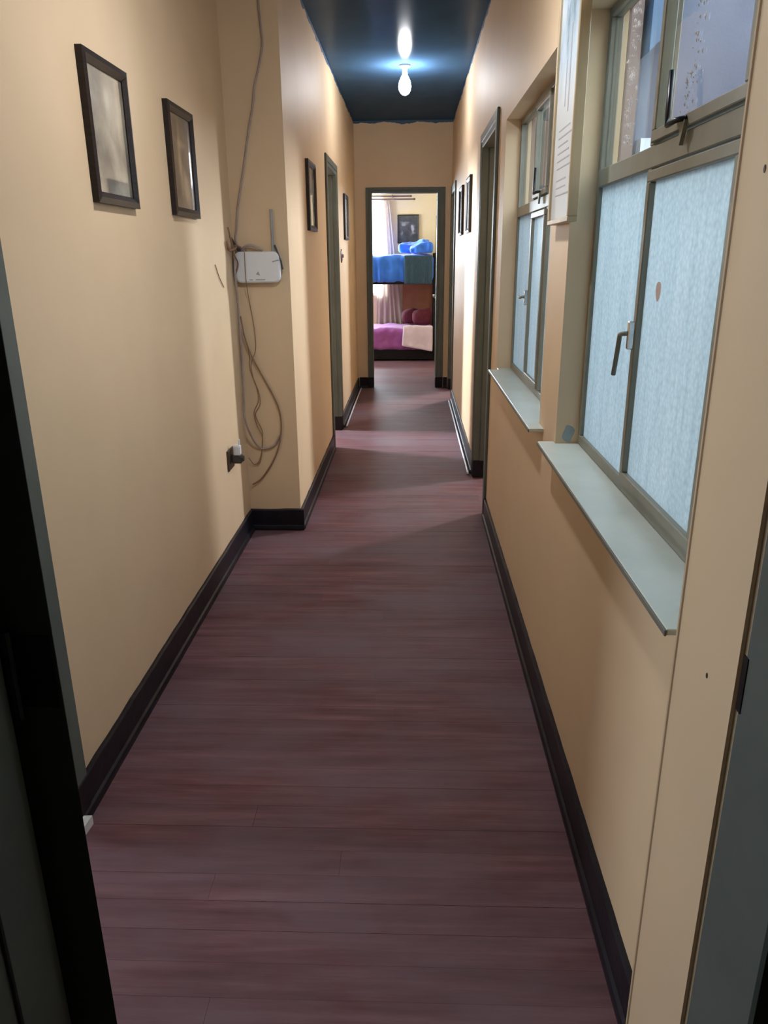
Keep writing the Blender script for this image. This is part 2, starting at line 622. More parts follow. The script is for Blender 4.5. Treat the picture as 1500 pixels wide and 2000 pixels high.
def panel(mb, axis, c0, c1, a0, a1, z0, z1, holes=()):
    """wall slab with rectangular openings. axis 'x': slab between x=c0..c1, runs along y"""
    As = sorted({a0, a1, *[v for h in holes for v in h[:2] if a0 < v < a1]})
    Zs = sorted({z0, z1, *[v for h in holes for v in h[2:] if z0 < v < z1]})

    def solid(i, j):
        if i < 0 or j < 0 or i >= len(As) - 1 or j >= len(Zs) - 1:
            return False
        a, z = (As[i] + As[i + 1]) / 2, (Zs[j] + Zs[j + 1]) / 2
        return not any(h[0] < a < h[1] and h[2] < z < h[3] for h in holes)

    def P(c, a, z):
        return (c, a, z) if axis == 'x' else (a, c, z)

    def quad(*ps):
        i = len(mb.v)
        mb.v.extend(ps)
        mb.f.append((i, i + 1, i + 2, i + 3))
    for i in range(len(As) - 1):
        for j in range(len(Zs) - 1):
            if not solid(i, j):
                continue
            A0, A1, Z0, Z1 = As[i], As[i + 1], Zs[j], Zs[j + 1]
            quad(P(c0, A0, Z0), P(c0, A1, Z0), P(c0, A1, Z1), P(c0, A0, Z1))
            quad(P(c1, A0, Z0), P(c1, A0, Z1), P(c1, A1, Z1), P(c1, A1, Z0))
            if not solid(i - 1, j):
                quad(P(c0, A0, Z0), P(c0, A0, Z1), P(c1, A0, Z1), P(c1, A0, Z0))
            if not solid(i + 1, j):
                quad(P(c0, A1, Z0), P(c1, A1, Z0), P(c1, A1, Z1), P(c0, A1, Z1))
            if not solid(i, j - 1):
                quad(P(c0, A0, Z0), P(c1, A0, Z0), P(c1, A1, Z0), P(c0, A1, Z0))
            if not solid(i, j + 1):
                quad(P(c0, A0, Z1), P(c0, A1, Z1), P(c1, A1, Z1), P(c1, A0, Z1))
    return mb


def wallobj(name, mb, m, label=None):
    me = bpy.data.meshes.new(name)
    me.from_pydata(mb.v, [], mb.f)
    bm = bmesh.new()
    bm.from_mesh(me)
    bmesh.ops.remove_doubles(bm, verts=bm.verts, dist=1e-5)
    bmesh.ops.recalc_face_normals(bm, faces=bm.faces)
    bm.to_mesh(me)
    bm.free()
    me.materials.append(MATS[m])
    o = bpy.data.objects.new(name, me)
    COL.objects.link(o)
    return struct(o, label)


# ------------------------------------------------------------------ the setting
XL, XF, XR = -0.955, -0.655, 0.468        # near left wall, far left wall, right wall
CZ = 3.0                                   # ceiling
YP, YE = 4.25, 9.42                        # step in the left wall, end wall
DZ = 2.245                                 # door head
D5 = 2.276                                 # head of the bedroom doorway

floor = wallobj('floor', panel(MB(), 'x', -3.6, 3.2, -2.0, 13.4, -0.06, -0.003), 'red_brown_floor',
                'dark red-brown wooden floor of narrow boards laid across the corridor')
mb = MB()
mb.box(-3.4, XR + 0.125, 0.75, YE + 0.12, CZ, CZ + 0.08)
ceil = struct(mb.build('ceiling', 'ceiling_paint'), 'glossy dark blue-grey corridor ceiling')
mb = MB()
mb.box(XR + 0.125, 3.2, 4.4, YE + 0.12, CZ, CZ + 0.08)
mb.box(-3.4, 3.2, YE + 0.12, 13.4, CZ, CZ + 0.08)
mb.box(-1.6, 1.6, -2.1, 0.75, CZ, CZ + 0.08)
struct(mb.build('ceiling_side_rooms', 'dark_hall_plaster'))

# boards of the floor, across the corridor
PW = 0.088
y = 0.78
pid = 0
while y < YE - 0.02:
    x0 = XL + 0.004 if y + PW < YP else XF + 0.004
    x1 = XR - 0.004
    cuts = [x0, x1]
    if random.random() < 0.45:
        cuts.insert(1, x0 + (x1 - x0) * random.uniform(0.25, 0.75))
    for a, b_ in zip(cuts[:-1], cuts[1:]):
        w = min(PW, YE - y)
        g = 0.00035
        lift = random.uniform(-0.0004, 0.0004)
        o = MB().box(a + g, b_ - g, y + g, y + w - g, -0.003, lift).build('plank', 'red_brown_floor', floor)
    y += PW

wl = MB()
panel(wl, 'x', XL - 0.12, XL, 0.87, YP + 0.1, 0, CZ, [(0.93, 1.74, 0, DZ)])
wallobj('wall_left', wl, 'wall_paint', 'cream plastered wall with two framed prints on the left')
wallobj('wall_left_step', panel(MB(), 'y', YP, YP + 0.1, XL, XF, 0, CZ), 'wall_paint',
        'cream wall step facing the camera where the router hangs')
wallobj('wall_left_far', panel(MB(), 'x', XF - 0.1, XF, YP + 0.1, YE, 0, CZ, [(6.27, 7.02, 0, DZ)]), 'wall_paint',
        'far cream left wall with door opening')
WN = (0.97, 2.40)     # near window opening along y
WF = (2.72, 4.15)     # far window opening
SZ, LZ = 0.955, 2.185
wallobj('wall_right', panel(MB(), 'x', XR, XR + 0.125, 0.87, YE, 0, CZ,
                            [(*WN, SZ, LZ), (*WF, SZ, LZ), (4.53, 5.41, 0, DZ), (8.55, 9.30, 0, DZ)]),
        'wall_paint', 'cream right wall with two windows')
wallobj('wall_end', panel(MB(), 'y', YE, YE + 0.12, XF - 0.1, XR + 0.125, 0, CZ, [(-0.492, 0.33, 0, D5)]), 'wall_paint',
        'cream end wall around the bedroom doorway')
# wall the camera looks through
wallobj('wall_entrance', panel(MB(), 'y', 0.75, 0.87, -1.6, 1.6, 0, CZ, [(-0.61, 0.51, 0, DZ + 0.005)]), 'wall_paint')
pl = MB().box(0.427, XR, 0.872, 1.10, 0, CZ)
pil = pl.build('wall_right_return', 'wall_paint', bevel=0.008, segs=3)
struct(pil, 'narrow cream wall return beside the entrance door frame')
for (yy, z_, r_) in ((0.965, 0.976, 0.0028), (1.01, 1.647, 0.003)):
    MB().prism([(yy + r_ * math.cos(k), z_ + 1.6 * r_ * math.sin(k)) for k in [2 * math.pi * j / 8 for j in range(8)]], 'x', 0.4262, 0.428).build('nail_hole', 'brown_bakelite', pil)
wallobj('trim_1', MB().tube([(0.4275, 1.088, 0.0), (0.4275, 1.088, 1.5), (0.4275, 1.088, CZ)], 0.004, 8), 'wall_paint')

# room behind the camera
hb = MB()
panel(hb, 'x', -1.6, -1.5, -2.0, 0.75, 0, CZ)
panel(hb, 'x', 1.5, 1.6, -2.0, 0.75, 0, CZ)
panel(hb, 'y', -2.1, -2.0, -1.6, 1.6, 0, CZ)
wallobj('wall_hall', hb, 'dark_hall_plaster')

# rooms off the corridor, each with one window
rb = MB()
panel(rb, 'x', -3.2, -3.1, 0.87, 2.9, 0, CZ, [(1.68, 2.32, 0.88, 2.52)])
panel(rb, 'y', 2.9, 3.0, -3.2, XL - 0.12, 0, CZ)
panel(rb, 'y', 0.77, 0.87, -3.2, -1.6, 0, CZ)
wallobj('wall_near_left_room', rb, 'wall_paint')
rb = MB()
panel(rb, 'x', -3.2, -3.1, 5.2, 8.6, 0, CZ, [(6.98, 7.52, 1.92, 2.88)])
panel(rb, 'y', 5.1, 5.2, -3.2, XF - 0.1, 0, CZ)
panel(rb, 'y', 8.6, 8.7, -3.2, XF - 0.1, 0, CZ)
wallobj('wall_left_room', rb, 'wall_paint')
rb = MB()
panel(rb, 'x', 2.4, 2.5, 4.4, 7.3, 0, CZ, [(5.98, 6.42, 2.18, 2.97)])
panel(rb, 'y', 4.4, 4.5, XR + 0.125, 2.4, 0, CZ)
panel(rb, 'y', 7.3, 7.4, XR + 0.125, 2.5, 0, CZ)
wallobj('wall_right_room', rb, 'wall_paint')
rb = MB()
panel(rb, 'x', 1.9, 2.0, 7.4, 11.2, 0, CZ, [(10.23, 10.77, 2.18, 2.97)])
panel(rb, 'y', 11.2, 11.3, 0.9, 2.0, 0, CZ)
panel(rb, 'y', 7.4, 7.42, XR + 0.125, 2.0, 0, CZ)
wallobj('wall_far_right_room', rb, 'wall_paint')

# bedroom
bw = MB()
panel(bw, 'y', 12.95, 13.05, -2.6, 0.9, 0, CZ, [(-1.65, -0.46, 0.95, 2.45)])
panel(bw, 'x', -2.6, -2.5, YE + 0.12, 12.95, 0, CZ, [(11.63, 12.37, 1.28, 2.72)])
panel(bw, 'x', 0.75, 0.9, YE + 0.12, 12.95, 0, CZ)
panel(bw, 'y', YE + 0.12, YE + 0.15, -2.6, -0.47, 0, CZ)
wallobj('wall_bedroom', bw, 'yellow_room_paint', 'pale yellow bedroom walls beyond the doorway')
panel_ = MB().box(-0.14, 0.74, 12.92, 12.948, 0.25, 1.30)  # brown panel puts the shade on the yellow wall into its colour
struct(panel_.build('wall_shade_bedroom', 'shaded_wall_brown'), 'orange-brown panel painting the shaded wall behind the lower bunk')

# light well outside the corridor windows
lw = MB()
panel(lw, 'x', 2.75, 2.85, -0.9, 4.28, -0.06, 2.6)
panel(lw, 'y', -1.0, -0.9, 1.6, 2.85, -0.06, 2.6)
wallobj('wall_light_well_opposite', lw, 'plain_white')  # unseen wall, made white to bounce more daylight onto the frosted panes
struct(MB().box(0.61, 2.75, 0.88, 4.17, -0.002, 0.01).build('floor_light_well', 'concrete_floor'))  # pale floor, added for the same daylight bounce
lw = MB()
panel(lw, 'y', 4.28, 4.4, 1.10, 2.85, -0.06, 3.0)
wallobj('wall_light_well', lw, 'lavender_plaster')
lw = MB()
panel(lw, 'y', 4.18, 4.4, XR + 0.125, 1.10, -0.06, 3.0)
wallobj('wall_light_well_side', lw, 'far_plaster')
struct(MB().prism([(1.125, 2.46), (1.245, 2.58), (1.245, 2.98), (1.125, 2.98)], 'y', 4.12, 4.279).build('roof_eave', 'ceiling_paint'))
struct(MB().box(1.145, 1.215, 4.20, 4.279, 1.98, 2.10).build('trim_4', 'plain_white'), 'small bright white block seen through the clear upper pane')

wallobj('wall_right_outer', panel(MB(), 'x', XR + 0.126, XR + 0.132, 0.87, 4.17, 0, CZ, [(*WN, SZ, LZ), (*WF, SZ, LZ)]), 'far_plaster')

# ------------------------------------------------------------------ baseboards (board + shoe)
BH = 0.128


def base_run(name, a, b, normal, label):
    """a,b: floor points along the wall face, normal: unit vector into the corridor"""
    a, b, nrm = Vector((*a, 0)), Vector((*b, 0)), Vector((*normal, 0))
    prof = [(0, 0), (0.024, 0), (0.024, 0.012), (0.021, 0.024), (0.014, 0.030), (0.014, BH - 0.006), (0.009, BH), (0, BH)]
    n_ = max(2, int((b - a).length / 0.05))
    mb = MB()
    m = len(prof)
    for k in range(n_ + 1):
        p = a.lerp(b, k / n_)
        jit = noise.noise(p * 9.0) * 0.004
        for (d, z) in prof:
            q = p + nrm * d
            mb.v.append((q.x, q.y, z + (jit if z > 0.1 else 0)))
    for k in range(n_):
        for j in range(m):
            j2 = (j + 1) % m
            mb.f.append((k * m + j, k * m + j2, (k + 1) * m + j2, (k + 1) * m + j))
    mb.f.append(tuple(range(m)))
    mb.f.append(tuple(n_ * m + j for j in reversed(range(m))))
    return struct(mb.build(name, 'black_gloss_paint'), label)


base_run('baseboard_left', (XL, 1.745), (XL, YP - 0.03), (1, 0), 'black skirting board along the near left wall')
base_run('baseboard_step', (XL, YP), (XF + 0.02, YP), (0, -1), 'black skirting board under the router')
base_run('baseboard_left_far', (XF, YP), (XF, 6.20), (1, 0), 'black skirting board before the left doorway')
base_run('baseboard_left_end', (XF, 7.09), (XF, YE - 0.03), (1, 0), 'black skirting board beyond the left doorway')
base_run('baseboard_right', (XR, 1.10), (XR, 4.45), (-1, 0), 'black skirting board below the windows')
base_run('baseboard_right_far', (XR, 5.48), (XR, 8.48), (-1, 0), 'black skirting board beyond the right doorway')
base_run('baseboard_end_left', (XF + 0.02, YE), (-0.53, YE), (0, -1), 'short black skirting left of the bedroom doorway')
base_run('baseboard_end_right', (0.40, YE), (XR - 0.02, YE), (0, -1), 'short black skirting right of the bedroom doorway')
struct(MB().prism([(XL + 0.002, 1.728), (XL + 0.036, 1.70), (XL + 0.040, 1.748), (XL + 0.002, 1.745)], 'z', 0, 0.03).build('trim_2', 'plain_white'),
       'chipped white end of the skirting by the left door frame')


# ------------------------------------------------------------------ door frames
def door_frame_x(name, xw, thick, side, y0, y1, zt, label, cas=0.07, base=True):
    """frame lining an opening in a wall slab; side=+1: corridor is toward -x of xw (right wall)"""
    d = tag(empty(name, (xw, (y0 + y1) / 2, 0)), label)
    d['kind'] = 'structure'
    ox, oy = -xw, -(y0 + y1) / 2
    xa, xb = (xw - 0.012, xw + thick) if side > 0 else (xw - thick, xw + 0.012)
    t = 0.035

    def part(nm, x0, x1, ya, yb, z0, z1, m):
        o = MB().box(x0 + ox, x1 + ox, ya + oy, yb + oy, z0, z1).build(nm, m, d, bevel=0.004, segs=1)
        return o
    for (ya, yb) in ((y0, y0 + t), (y1 - t, y1)):
        j = part('jamb', xa, xb, ya, yb, BH, zt, 'green_gloss_paint')
        k = part('black_painted_foot', xa, xb, ya, yb, 0, BH, 'black_gloss_paint')
    part('head', xa, xb, y0 + t, y1 - t, zt - t, zt, 'green_gloss_paint')
    # stop bead in the middle of the lining
    xm = (xa + xb) / 2
    for (ya, yb) in ((y0 + t, y0 + t + 0.012), (y1 - t - 0.012, y1 - t)):
        part('stop_bead', xm - 0.02, xm + 0.02, ya, yb, BH, zt - t, 'green_gloss_paint')
    # casing on the corridor face
    xc0, xc1 = (xw - 0.016, xw) if side > 0 else (xw, xw + 0.016)
    for (ya, yb) in ((y0 - cas, y0 + 0.002), (y1 - 0.002, y1 + cas)):
        part('casing', xc0, xc1, ya, yb, BH, zt + 0.05, 'green_gloss_paint')
        part('black_painted_foot', xc0, xc1, ya, yb, 0, BH, 'black_gloss_paint')
    part('casing', xc0, xc1, y0, y1, zt - 0.002, zt + 0.05, 'green_gloss_paint')
    return d


door_frame_x('door_1', XR, 0.125, +1, 4.53, 5.41, DZ, 'grey-green door frame of the open doorway on the right beside the far window')
door_frame_x('door_2', XF, 0.10, -1, 6.27, 7.02, DZ, 'grey-green door frame of the open doorway in the far left wall')
door_frame_x('door_3', XR, 0.125, +1, 8.55, 9.30, DZ, 'grey-green door frame on the right next to the end wall', cas=0.05)
door_frame_x('door_4', XL, 0.12, -1, 0.93, 1.74, DZ, 'grey-green door frame strip at the near end of the left wall', cas=0.065)

# bedroom doorway (in the end wall)
d5 = empty('door_5', (-0.065, YE, 0))
tag(d5, 'grey-green door frame around the bedroom doorway at the corridor end', kind='structure')


def dpart(nm, x0, x1, y0, y1, z0, z1, m, parent=d5, ox=0.065, oy=-YE, bev=0.004):
    return MB().box(x0 + ox, x1 + ox, y0 + oy, y1 + oy, z0, z1).build(nm, m, parent, bevel=bev, segs=1)


for (a, b_) in ((-0.492, -0.461), (0.301, 0.332)):
    dpart('jamb', a, b_, YE - 0.012, YE + 0.13, BH, D5, 'green_gloss_paint')
    dpart('black_painted_foot', a, b_, YE - 0.012, YE + 0.13, 0, BH, 'black_gloss_paint')
dpart('head', -0.461, 0.301, YE - 0.012, YE + 0.13, D5 - 0.031, D5, 'green_gloss_paint')
for (a, b_) in ((-0.528, -0.490), (0.330, 0.393)):
    dpart('casing', a, b_, YE - 0.018, YE, BH, D5 + 0.03, 'green_gloss_paint')
    dpart('black_painted_foot', a, b_, YE - 0.018, YE, 0, BH, 'black_gloss_paint')
dpart('casing', -0.490, 0.330, YE - 0.018, YE, D5 - 0.002, D5 + 0.03, 'green_gloss_paint')

# open bedroom door leaf (hinged right, swung into the bedroom)
leaf = empty('bedroom_door_leaf', (0.318, YE + 0.14, 0.01), math.radians(-2.3))
tag(leaf, 'open grey-green bedroom door seen edge-on with a shiny knob', 'door')
MB().box(-0.02, 0.02, 0, 0.72, 0, DZ - 0.03).build('door_panel', 'green_gloss_paint', leaf, bevel=0.003, segs=1)
for z0 in (0.25, 1.2):
    MB().box(-0.026, -0.018, 0.12, 0.60, z0, z0 + 0.8).build('raised_panel', 'green_gloss_paint', leaf, bevel=0.003, segs=1)
kn = MB().tube([(-0.02, 0.65, 1.05), (-0.035, 0.65, 1.05)], 0.010, 10)
kn.tube([(-0.032, 0.65, 1.05), (-0.038, 0.65, 1.05), (-0.05, 0.65, 1.05), (-0.06, 0.65, 1.05)], 0.026, 14, 0.018)
tag(kn.build('knob', 'brushed_steel', leaf, smooth=True), 'shiny metal door knob')

# entrance door frame around the camera's view
d6 = empty('door_6', (-0.02, 0.81, 0))
tag(d6, 'very dark door frame in the foreground at both edges of the view', kind='structure')


def epart(nm, x0, x1, y0, y1, z0, z1, m, bev=0.004, parent=d6):
    return MB().box(x0 + 0.02, x1 + 0.02, y0 - 0.81, y1 - 0.81, z0, z1).build(nm, m, parent, bevel=bev, segs=1)


MB().prism([(-0.60 + 0.02, 0.80 - 0.81), (-0.432 + 0.02, 0.80 - 0.81), (-0.474 + 0.02, 0.872 - 0.81), (-0.60 + 0.02, 0.872 - 0.81)], 'z', 0, DZ).build('jamb', 'green_gloss_paint', d6)
epart('jamb', 0.428, 0.50, 0.705, 0.866, 0, DZ, 'green_gloss_paint')
epart('head', -0.44, 0.428, 0.75, 0.872, DZ - 0.04, DZ, 'green_gloss_paint')
sp_ = epart('strike_plate', 0.4265, 0.4285, 0.855, 0.868, 0.985, 1.065, 'black_metal', 0)
tag(sp_, 'dark worn metal strike plate')
hg = epart('hinge_plate', -0.480, -0.437, 0.798, 0.8005, 1.02, 1.12, 'black_metal', 0)
kn_ = MB().tube([(-0.466, -0.020, 1.01), (-0.466, -0.020, 1.13)], 0.008, 10)
kn_.build('hinge_knuckle', 'black_metal', hg, smooth=False)

# door leaf swung toward the camera on the left
dl = empty('entrance_door_leaf', (-0.490, 0.785, 0.01), math.radians(-4.5))
tag(dl, 'dark grey-green entrance door swung open at the lower left edge', 'door')
MB().box(-0.04, 0.0, -0.86, 0.0, 0, DZ - 0.05).build('door_panel', 'green_gloss_paint', dl, bevel=0.003, segs=1)
MB().box(-0.001, 0.006, -0.10, -0.02, 0, DZ - 0.05).build('edge_strip', 'green_gloss_paint', dl, bevel=0.002, segs=1)


# ------------------------------------------------------------------ windows
FX0, FX1 = 0.540, 0.575


def pane_glints(parent, y0, y1, z0, z1, n_, ox, oy, path):  # white specks painted in as lamp glints on the pane
    mb = MB()
    for k in range(n_):
        t = random.random()
        cy = y0 + (y1 - y0) * (path(t) + random.gauss(0, 0.05))
        cz = z0 + (z1 - z0) * t
        if not (y0 + 0.01 < cy < y1 - 0.01):
            continue
        r = random.uniform(0.0010, 0.0030)
        hh = r * random.uniform(1, 2.6)
        x = FX0 + 0.0105
        i = len(mb.v)
        seg = 7
        mb.v.append((x - 0.0022 + ox, cy + oy, cz))
        for q in range(seg):
            a = 2 * math.pi * q / seg
            mb.v.append((x + ox, cy + oy + r * math.cos(a), cz + hh * math.sin(a)))
        for q in range(seg):
            mb.f.append((i, i + 1 + q, i + 1 + (q + 1) % seg))
        mb.f.append(tuple(i + 1 + q for q in reversed(range(seg))))
    o = mb.build('glint_specks', 'plain_white', parent)
    o['kind'] = 'stuff'
    return o


def window(name, y0, y1, ya, yb, label, sill_y0, sill_y1, lever_up=False):
    """y0..y1 opening; casement between ya (far) and yb (near)"""
    w = empty(name, (XR, (y0 + y1) / 2, SZ))
    tag(w, label, kind='structure')
    ox, oy, oz = -XR, -(y0 + y1) / 2, -SZ
    zb, zt, z1, z2 = SZ + 0.018, LZ, 1.733, 1.780

    def part(nm, x0, x1, p0, p1, za, zc, m='window_metal', par=w, bev=0.0025):
        b = MB().box(x0 + ox, x1 + ox, min(p0, p1) + oy, max(p0, p1) + oy, za + oz, zc + oz)
        o = b.build(nm, m, par, bevel=bev, segs=1)
        if m.endswith('_glass'):
            o.data.materials.append(MATS['glass_back'])
            for p in o.data.polygons:
                p.material_index = 0 if p.normal.x < -0.5 else 1
        return o
    # outer frame
    part('frame_rail', FX0, FX1, y0, y1, zb, zb + 0.030)
    part('frame_rail', FX0, FX1, y0, y1, zt - 0.025, zt)
    part('frame_stile', FX0, FX1, y0, y0 + 0.022, zb + 0.03, zt - 0.025)
    part('frame_stile', FX0, FX1, y1 - 0.022, y1, zb + 0.03, zt - 0.025)
    part('transom', FX0 - 0.002, FX1, y0 + 0.022, y1 - 0.022, z1, z2)
    for yy in (ya, yb):
        part('mullion', FX0 - 0.001, FX1, yy - 0.014, yy + 0.014, zb + 0.03, z1)
        part('mullion', FX0 - 0.001, FX1, yy - 0.014, yy + 0.014, z2, zt - 0.025)
    # fixed side panes
    for (p0, p1) in ((y0 + 0.022, yb - 0.014), (ya + 0.014, y1 - 0.022)):
        part('frosted_pane', FX0 + 0.012, FX0 + 0.016, p0, p1, zb + 0.03, z1, 'frosted_glass', w, 0)
        part('clear_pane', FX0 + 0.012, FX0 + 0.016, p0, p1, z2, zt - 0.025, 'clear_glass', w, 0)
    # casement sash (lower) and vent sash (upper) in the middle bay

    def sash(nm, za, zc, glass, open_x):
        s0, s1 = yb + 0.018, ya - 0.018
        t = 0.024
        xa, xb = FX0 - 0.010, FX0 + 0.016
        b = MB()
        b.box(xa + ox, xb + ox, s0 + oy, s1 + oy, za + oz, za + t + oz)
        s = b.build(nm, 'window_metal', w, bevel=0.002, segs=1)
        part('sash_rail', xa, xb, s0, s1, zc - t, zc, 'window_metal', s)
        part('sash_stile', xa, xb, s0, s0 + t, za + t, zc - t, 'window_metal', s)
        part('sash_stile', xa, xb, s1 - t, s1, za + t, zc - t, 'window_metal', s)
        part(glass[0], FX0 + 0.004, FX0 + 0.008, s0 + t, s1 - t, za + t, zc - t, glass[1], s, 0)
        return s, s0, s1
    s, s0, s1 = sash('casement_sash', zb + 0.034, z1 - 0.006, ('frosted_pane', 'frosted_glass'), 0)
    # casement handle on the far stile
    hx = FX0 - 0.012
    hb_ = MB()
    hb_.box(hx - 0.012 + ox, hx + 0.004 + ox, s1 - 0.018 + oy, s1 - 0.004 + oy, 1.335 + oz, 1.40 + oz)
    h = hb_.build('handle_plate', 'brushed_steel', s, bevel=0.002, segs=1)
    dyl, dzl = ((0.075, 0.006) if lever_up else (0.030, -0.095))
    hb_ = MB().tube([(hx - 0.012 + ox, s1 - 0.011 + oy, 1.372 + oz), (hx - 0.022 + ox, s1 - 0.008 + oy, 1.371 + oz),
                     (hx - 0.024 + ox, s1 + 0.010 + oy, 1.368 + oz), (hx - 0.024 + ox, s1 + 0.012 + dyl * 0.4 + oy, 1.362 + dzl * 0.5 + oz),
                     (hx - 0.023 + ox, s1 + 0.012 + dyl + oy, 1.362 + dzl + oz)], 0.006, 8)
    hb_.build('handle_lever', 'window_metal', s, smooth=True)
    v, s0, s1 = sash('vent_sash', z2 + 0.004, zt - 0.03, ('clear_pane', 'clear_glass'), 0)
    # stay arm at the bottom of the vent
    ym = s1 - 0.20
    sb = MB().tube([(hx + ox, ym - 0.03 + oy, 1.799 + oz), (hx - 0.014 + ox, ym - 0.015 + oy, 1.797 + oz),
                    (hx - 0.016 + ox, ym + 0.03 + oy, 1.795 + oz), (hx - 0.015 + ox, ym + 0.036 + oy, 1.81 + oz),
                    (hx - 0.012 + ox, ym + 0.046 + oy, 1.895 + oz)], 0.0055, 8)
    tag(sb.build('stay_arm', 'black_metal', v, smooth=True), 'black metal window stay')
    sb = MB().prism([(ym - 0.038 + oy, 1.795 + oz), (ym - 0.004 + oy, 1.795 + oz), (ym - 0.018 + oy, 1.752 + oz)], 'x', hx - 0.004 + ox, hx + 0.004 + ox)
    sb.build('stay_bracket', 'window_metal', v)
    # sill
    sl = MB()
    sl.prism([(0.417 + ox, sill_y0 + oy), (XR + ox, sill_y0 + oy), (XR + ox, y0 + 0.002 + oy), (FX0 + 0.01 + ox, y0 + 0.002 + oy),
              (FX0 + 0.01 + ox, y1 - 0.002 + oy), (XR + ox, y1 - 0.002 + oy), (XR + ox, sill_y1 + oy), (0.417 + ox, sill_y1 + oy)],
             'z', 0.9615 + oz, 0.973 + oz)
    so = sl.build('sill', 'sill_paint', w, bevel=0.0015, segs=1)
    part('sill_nosing', 0.4135, 0.4175, sill_y0, sill_y1, 0.960, 0.9712, 'sill_edge', so, 0.001)
    return w, ox, oy, oz, (z2 + 0.03, zt - 0.05)


w1, ox, oy, oz, zz = window('window_1', WN[0], WN[1], 1.885, 1.335, 'near window with frosted lower panes, clear upper panes and a metal casement', 1.112, 2.43)
dr = pane_glints(w1, 1.90, 2.36, zz[0], zz[1], 90, ox, oy, lambda t: 0.55 + 0.0 * t)
dr.location.z = oz
dr = pane_glints(w1, 1.49, 1.85, zz[0], zz[1], 70, ox, oy, lambda t: 0.52 - 0.12 * t)
dr.location.z = oz
dr.location.x = -0.010
window('window_2', WF[0], WF[1], 3.62, 3.235, 'far window with frosted lower panes, partly hidden behind the framed poster', 2.62, 4.09, True)
sm = MB().prism([(0.017 * math.cos(a), 0.021 * math.sin(a) + 0.003 * math.cos(2 * a)) for a in [2 * math.pi * k / 16 for k in range(16)]], 'x', -0.0006, 0.0)
sm_o = sm.build('paint_smudge', 'peach_smudge', w1)
sm_o.location = (FX0 + 0.0039 - XR, 1.745 - (WN[0] + WN[1]) / 2, 1.475 - SZ)
# bare filler patch on the reveal of the near window
pm = MB()
i0 = 0
ring = [(0.508 + 0.018 * math.cos(a) + 0.004 * math.sin(3 * a), 1.005 + 0.028 * math.sin(a)) for a in [2 * math.pi * k / 14 for k in range(14)]]
ring = [(min(x, 0.538), max(z, 0.977)) for x, z in ring]
pm.prism(ring, 'y', WN[1] - 0.0015, WN[1])
struct(pm.build('trim_3', 'patch_filler'), 'bare grey filler patch at the window corner')


# ------------------------------------------------------------------ pictures
def picture(name, loc, rz, w, h, art, label, cat='picture', fw=0.033, frame='frame_wood', depth=0.024, group='framed prints on the corridor walls'):
    """local +x out of the wall, y across, z up; loc = centre on the wall"""
    p = empty(name, loc, rz)
    tag(p, label, cat, group)
    hw, hh = w / 2, h / 2
    MB().box(0.001, 0.005, -hw + 0.004, hw - 0.004, -hh + 0.004, hh - 0.004).build('backing', 'frame_wood', p)
    MB().box(0.0055, 0.009, -hw + fw * 0.8, hw - fw * 0.8, -hh + fw * 0.8, hh - fw * 0.8).build('print', art, p)
    corners = [(-hw, -hh), (hw, -hh), (hw, hh), (-hw, hh)]
    inner = [(-hw + fw, -hh + fw), (hw - fw, -hh + fw), (hw - fw, hh - fw), (-hw + fw, hh - fw)]
    mid = [((a[0] + b[0]) / 2, (a[1] + b[1]) / 2) for a, b in zip(corners, inner)]
    for k in range(4):
        k2 = (k + 1) % 4
        mb = MB()
        for q in (k, k2):
            c, m_, i_ = corners[q], mid[q], inner[q]
            mb.v += [(0.0, *c), (depth * 0.85, *c), (depth, *m_), (depth * 0.55, *i_), (0.0, *i_)]
        for j in range(5):
            j2 = (j + 1) % 5
            mb.f.append((j, j2, 5 + j2, 5 + j))
        mb.f += [(4, 3, 2, 1, 0), (5, 6, 7, 8, 9)]
        mb.build('moulding', frame, p)
    return p


PZ, PH = 1.92, 0.415
picture('framed_print', (XL, 2.59, PZ), 0, 0.36, PH, 'art_pale_figure', 'black framed pale grey print nearest the camera on the left wall')
picture('framed_print', (XL, 3.38, PZ + 0.003), 0, 0.36, PH, 'art_sepia_figure', 'dark framed brown sepia print second on the left wall, towards the router')
picture('framed_print', (XF, 5.25, PZ), 0, 0.38, PH, 'art_grey_print', 'dark framed print on the far left wall before the doorway')
picture('framed_print', (XF, 7.98, PZ), 0, 0.40, PH, 'art_violet_print', 'small dark framed print on the far left wall above the switch')
picture('framed_print', (XR, 6.50, PZ + 0.015), math.pi, 0.42, PH, 'art_dark_print', 'dark framed print on the right wall, nearer of the pair past the doorway')
picture('framed_print', (XR, 7.45, PZ + 0.02), math.pi, 0.42, PH, 'art_brown_print', 'dark framed print on the right wall, farther of the pair past the doorway')
picture('bedroom_painting', (-0.05, 12.95, 1.969), -H90, 0.345, 0.434, 'art_slate_figures', 'dark slate painting on the yellow bedroom wall above the blue bunk', 'painting', 0.014, group=None)

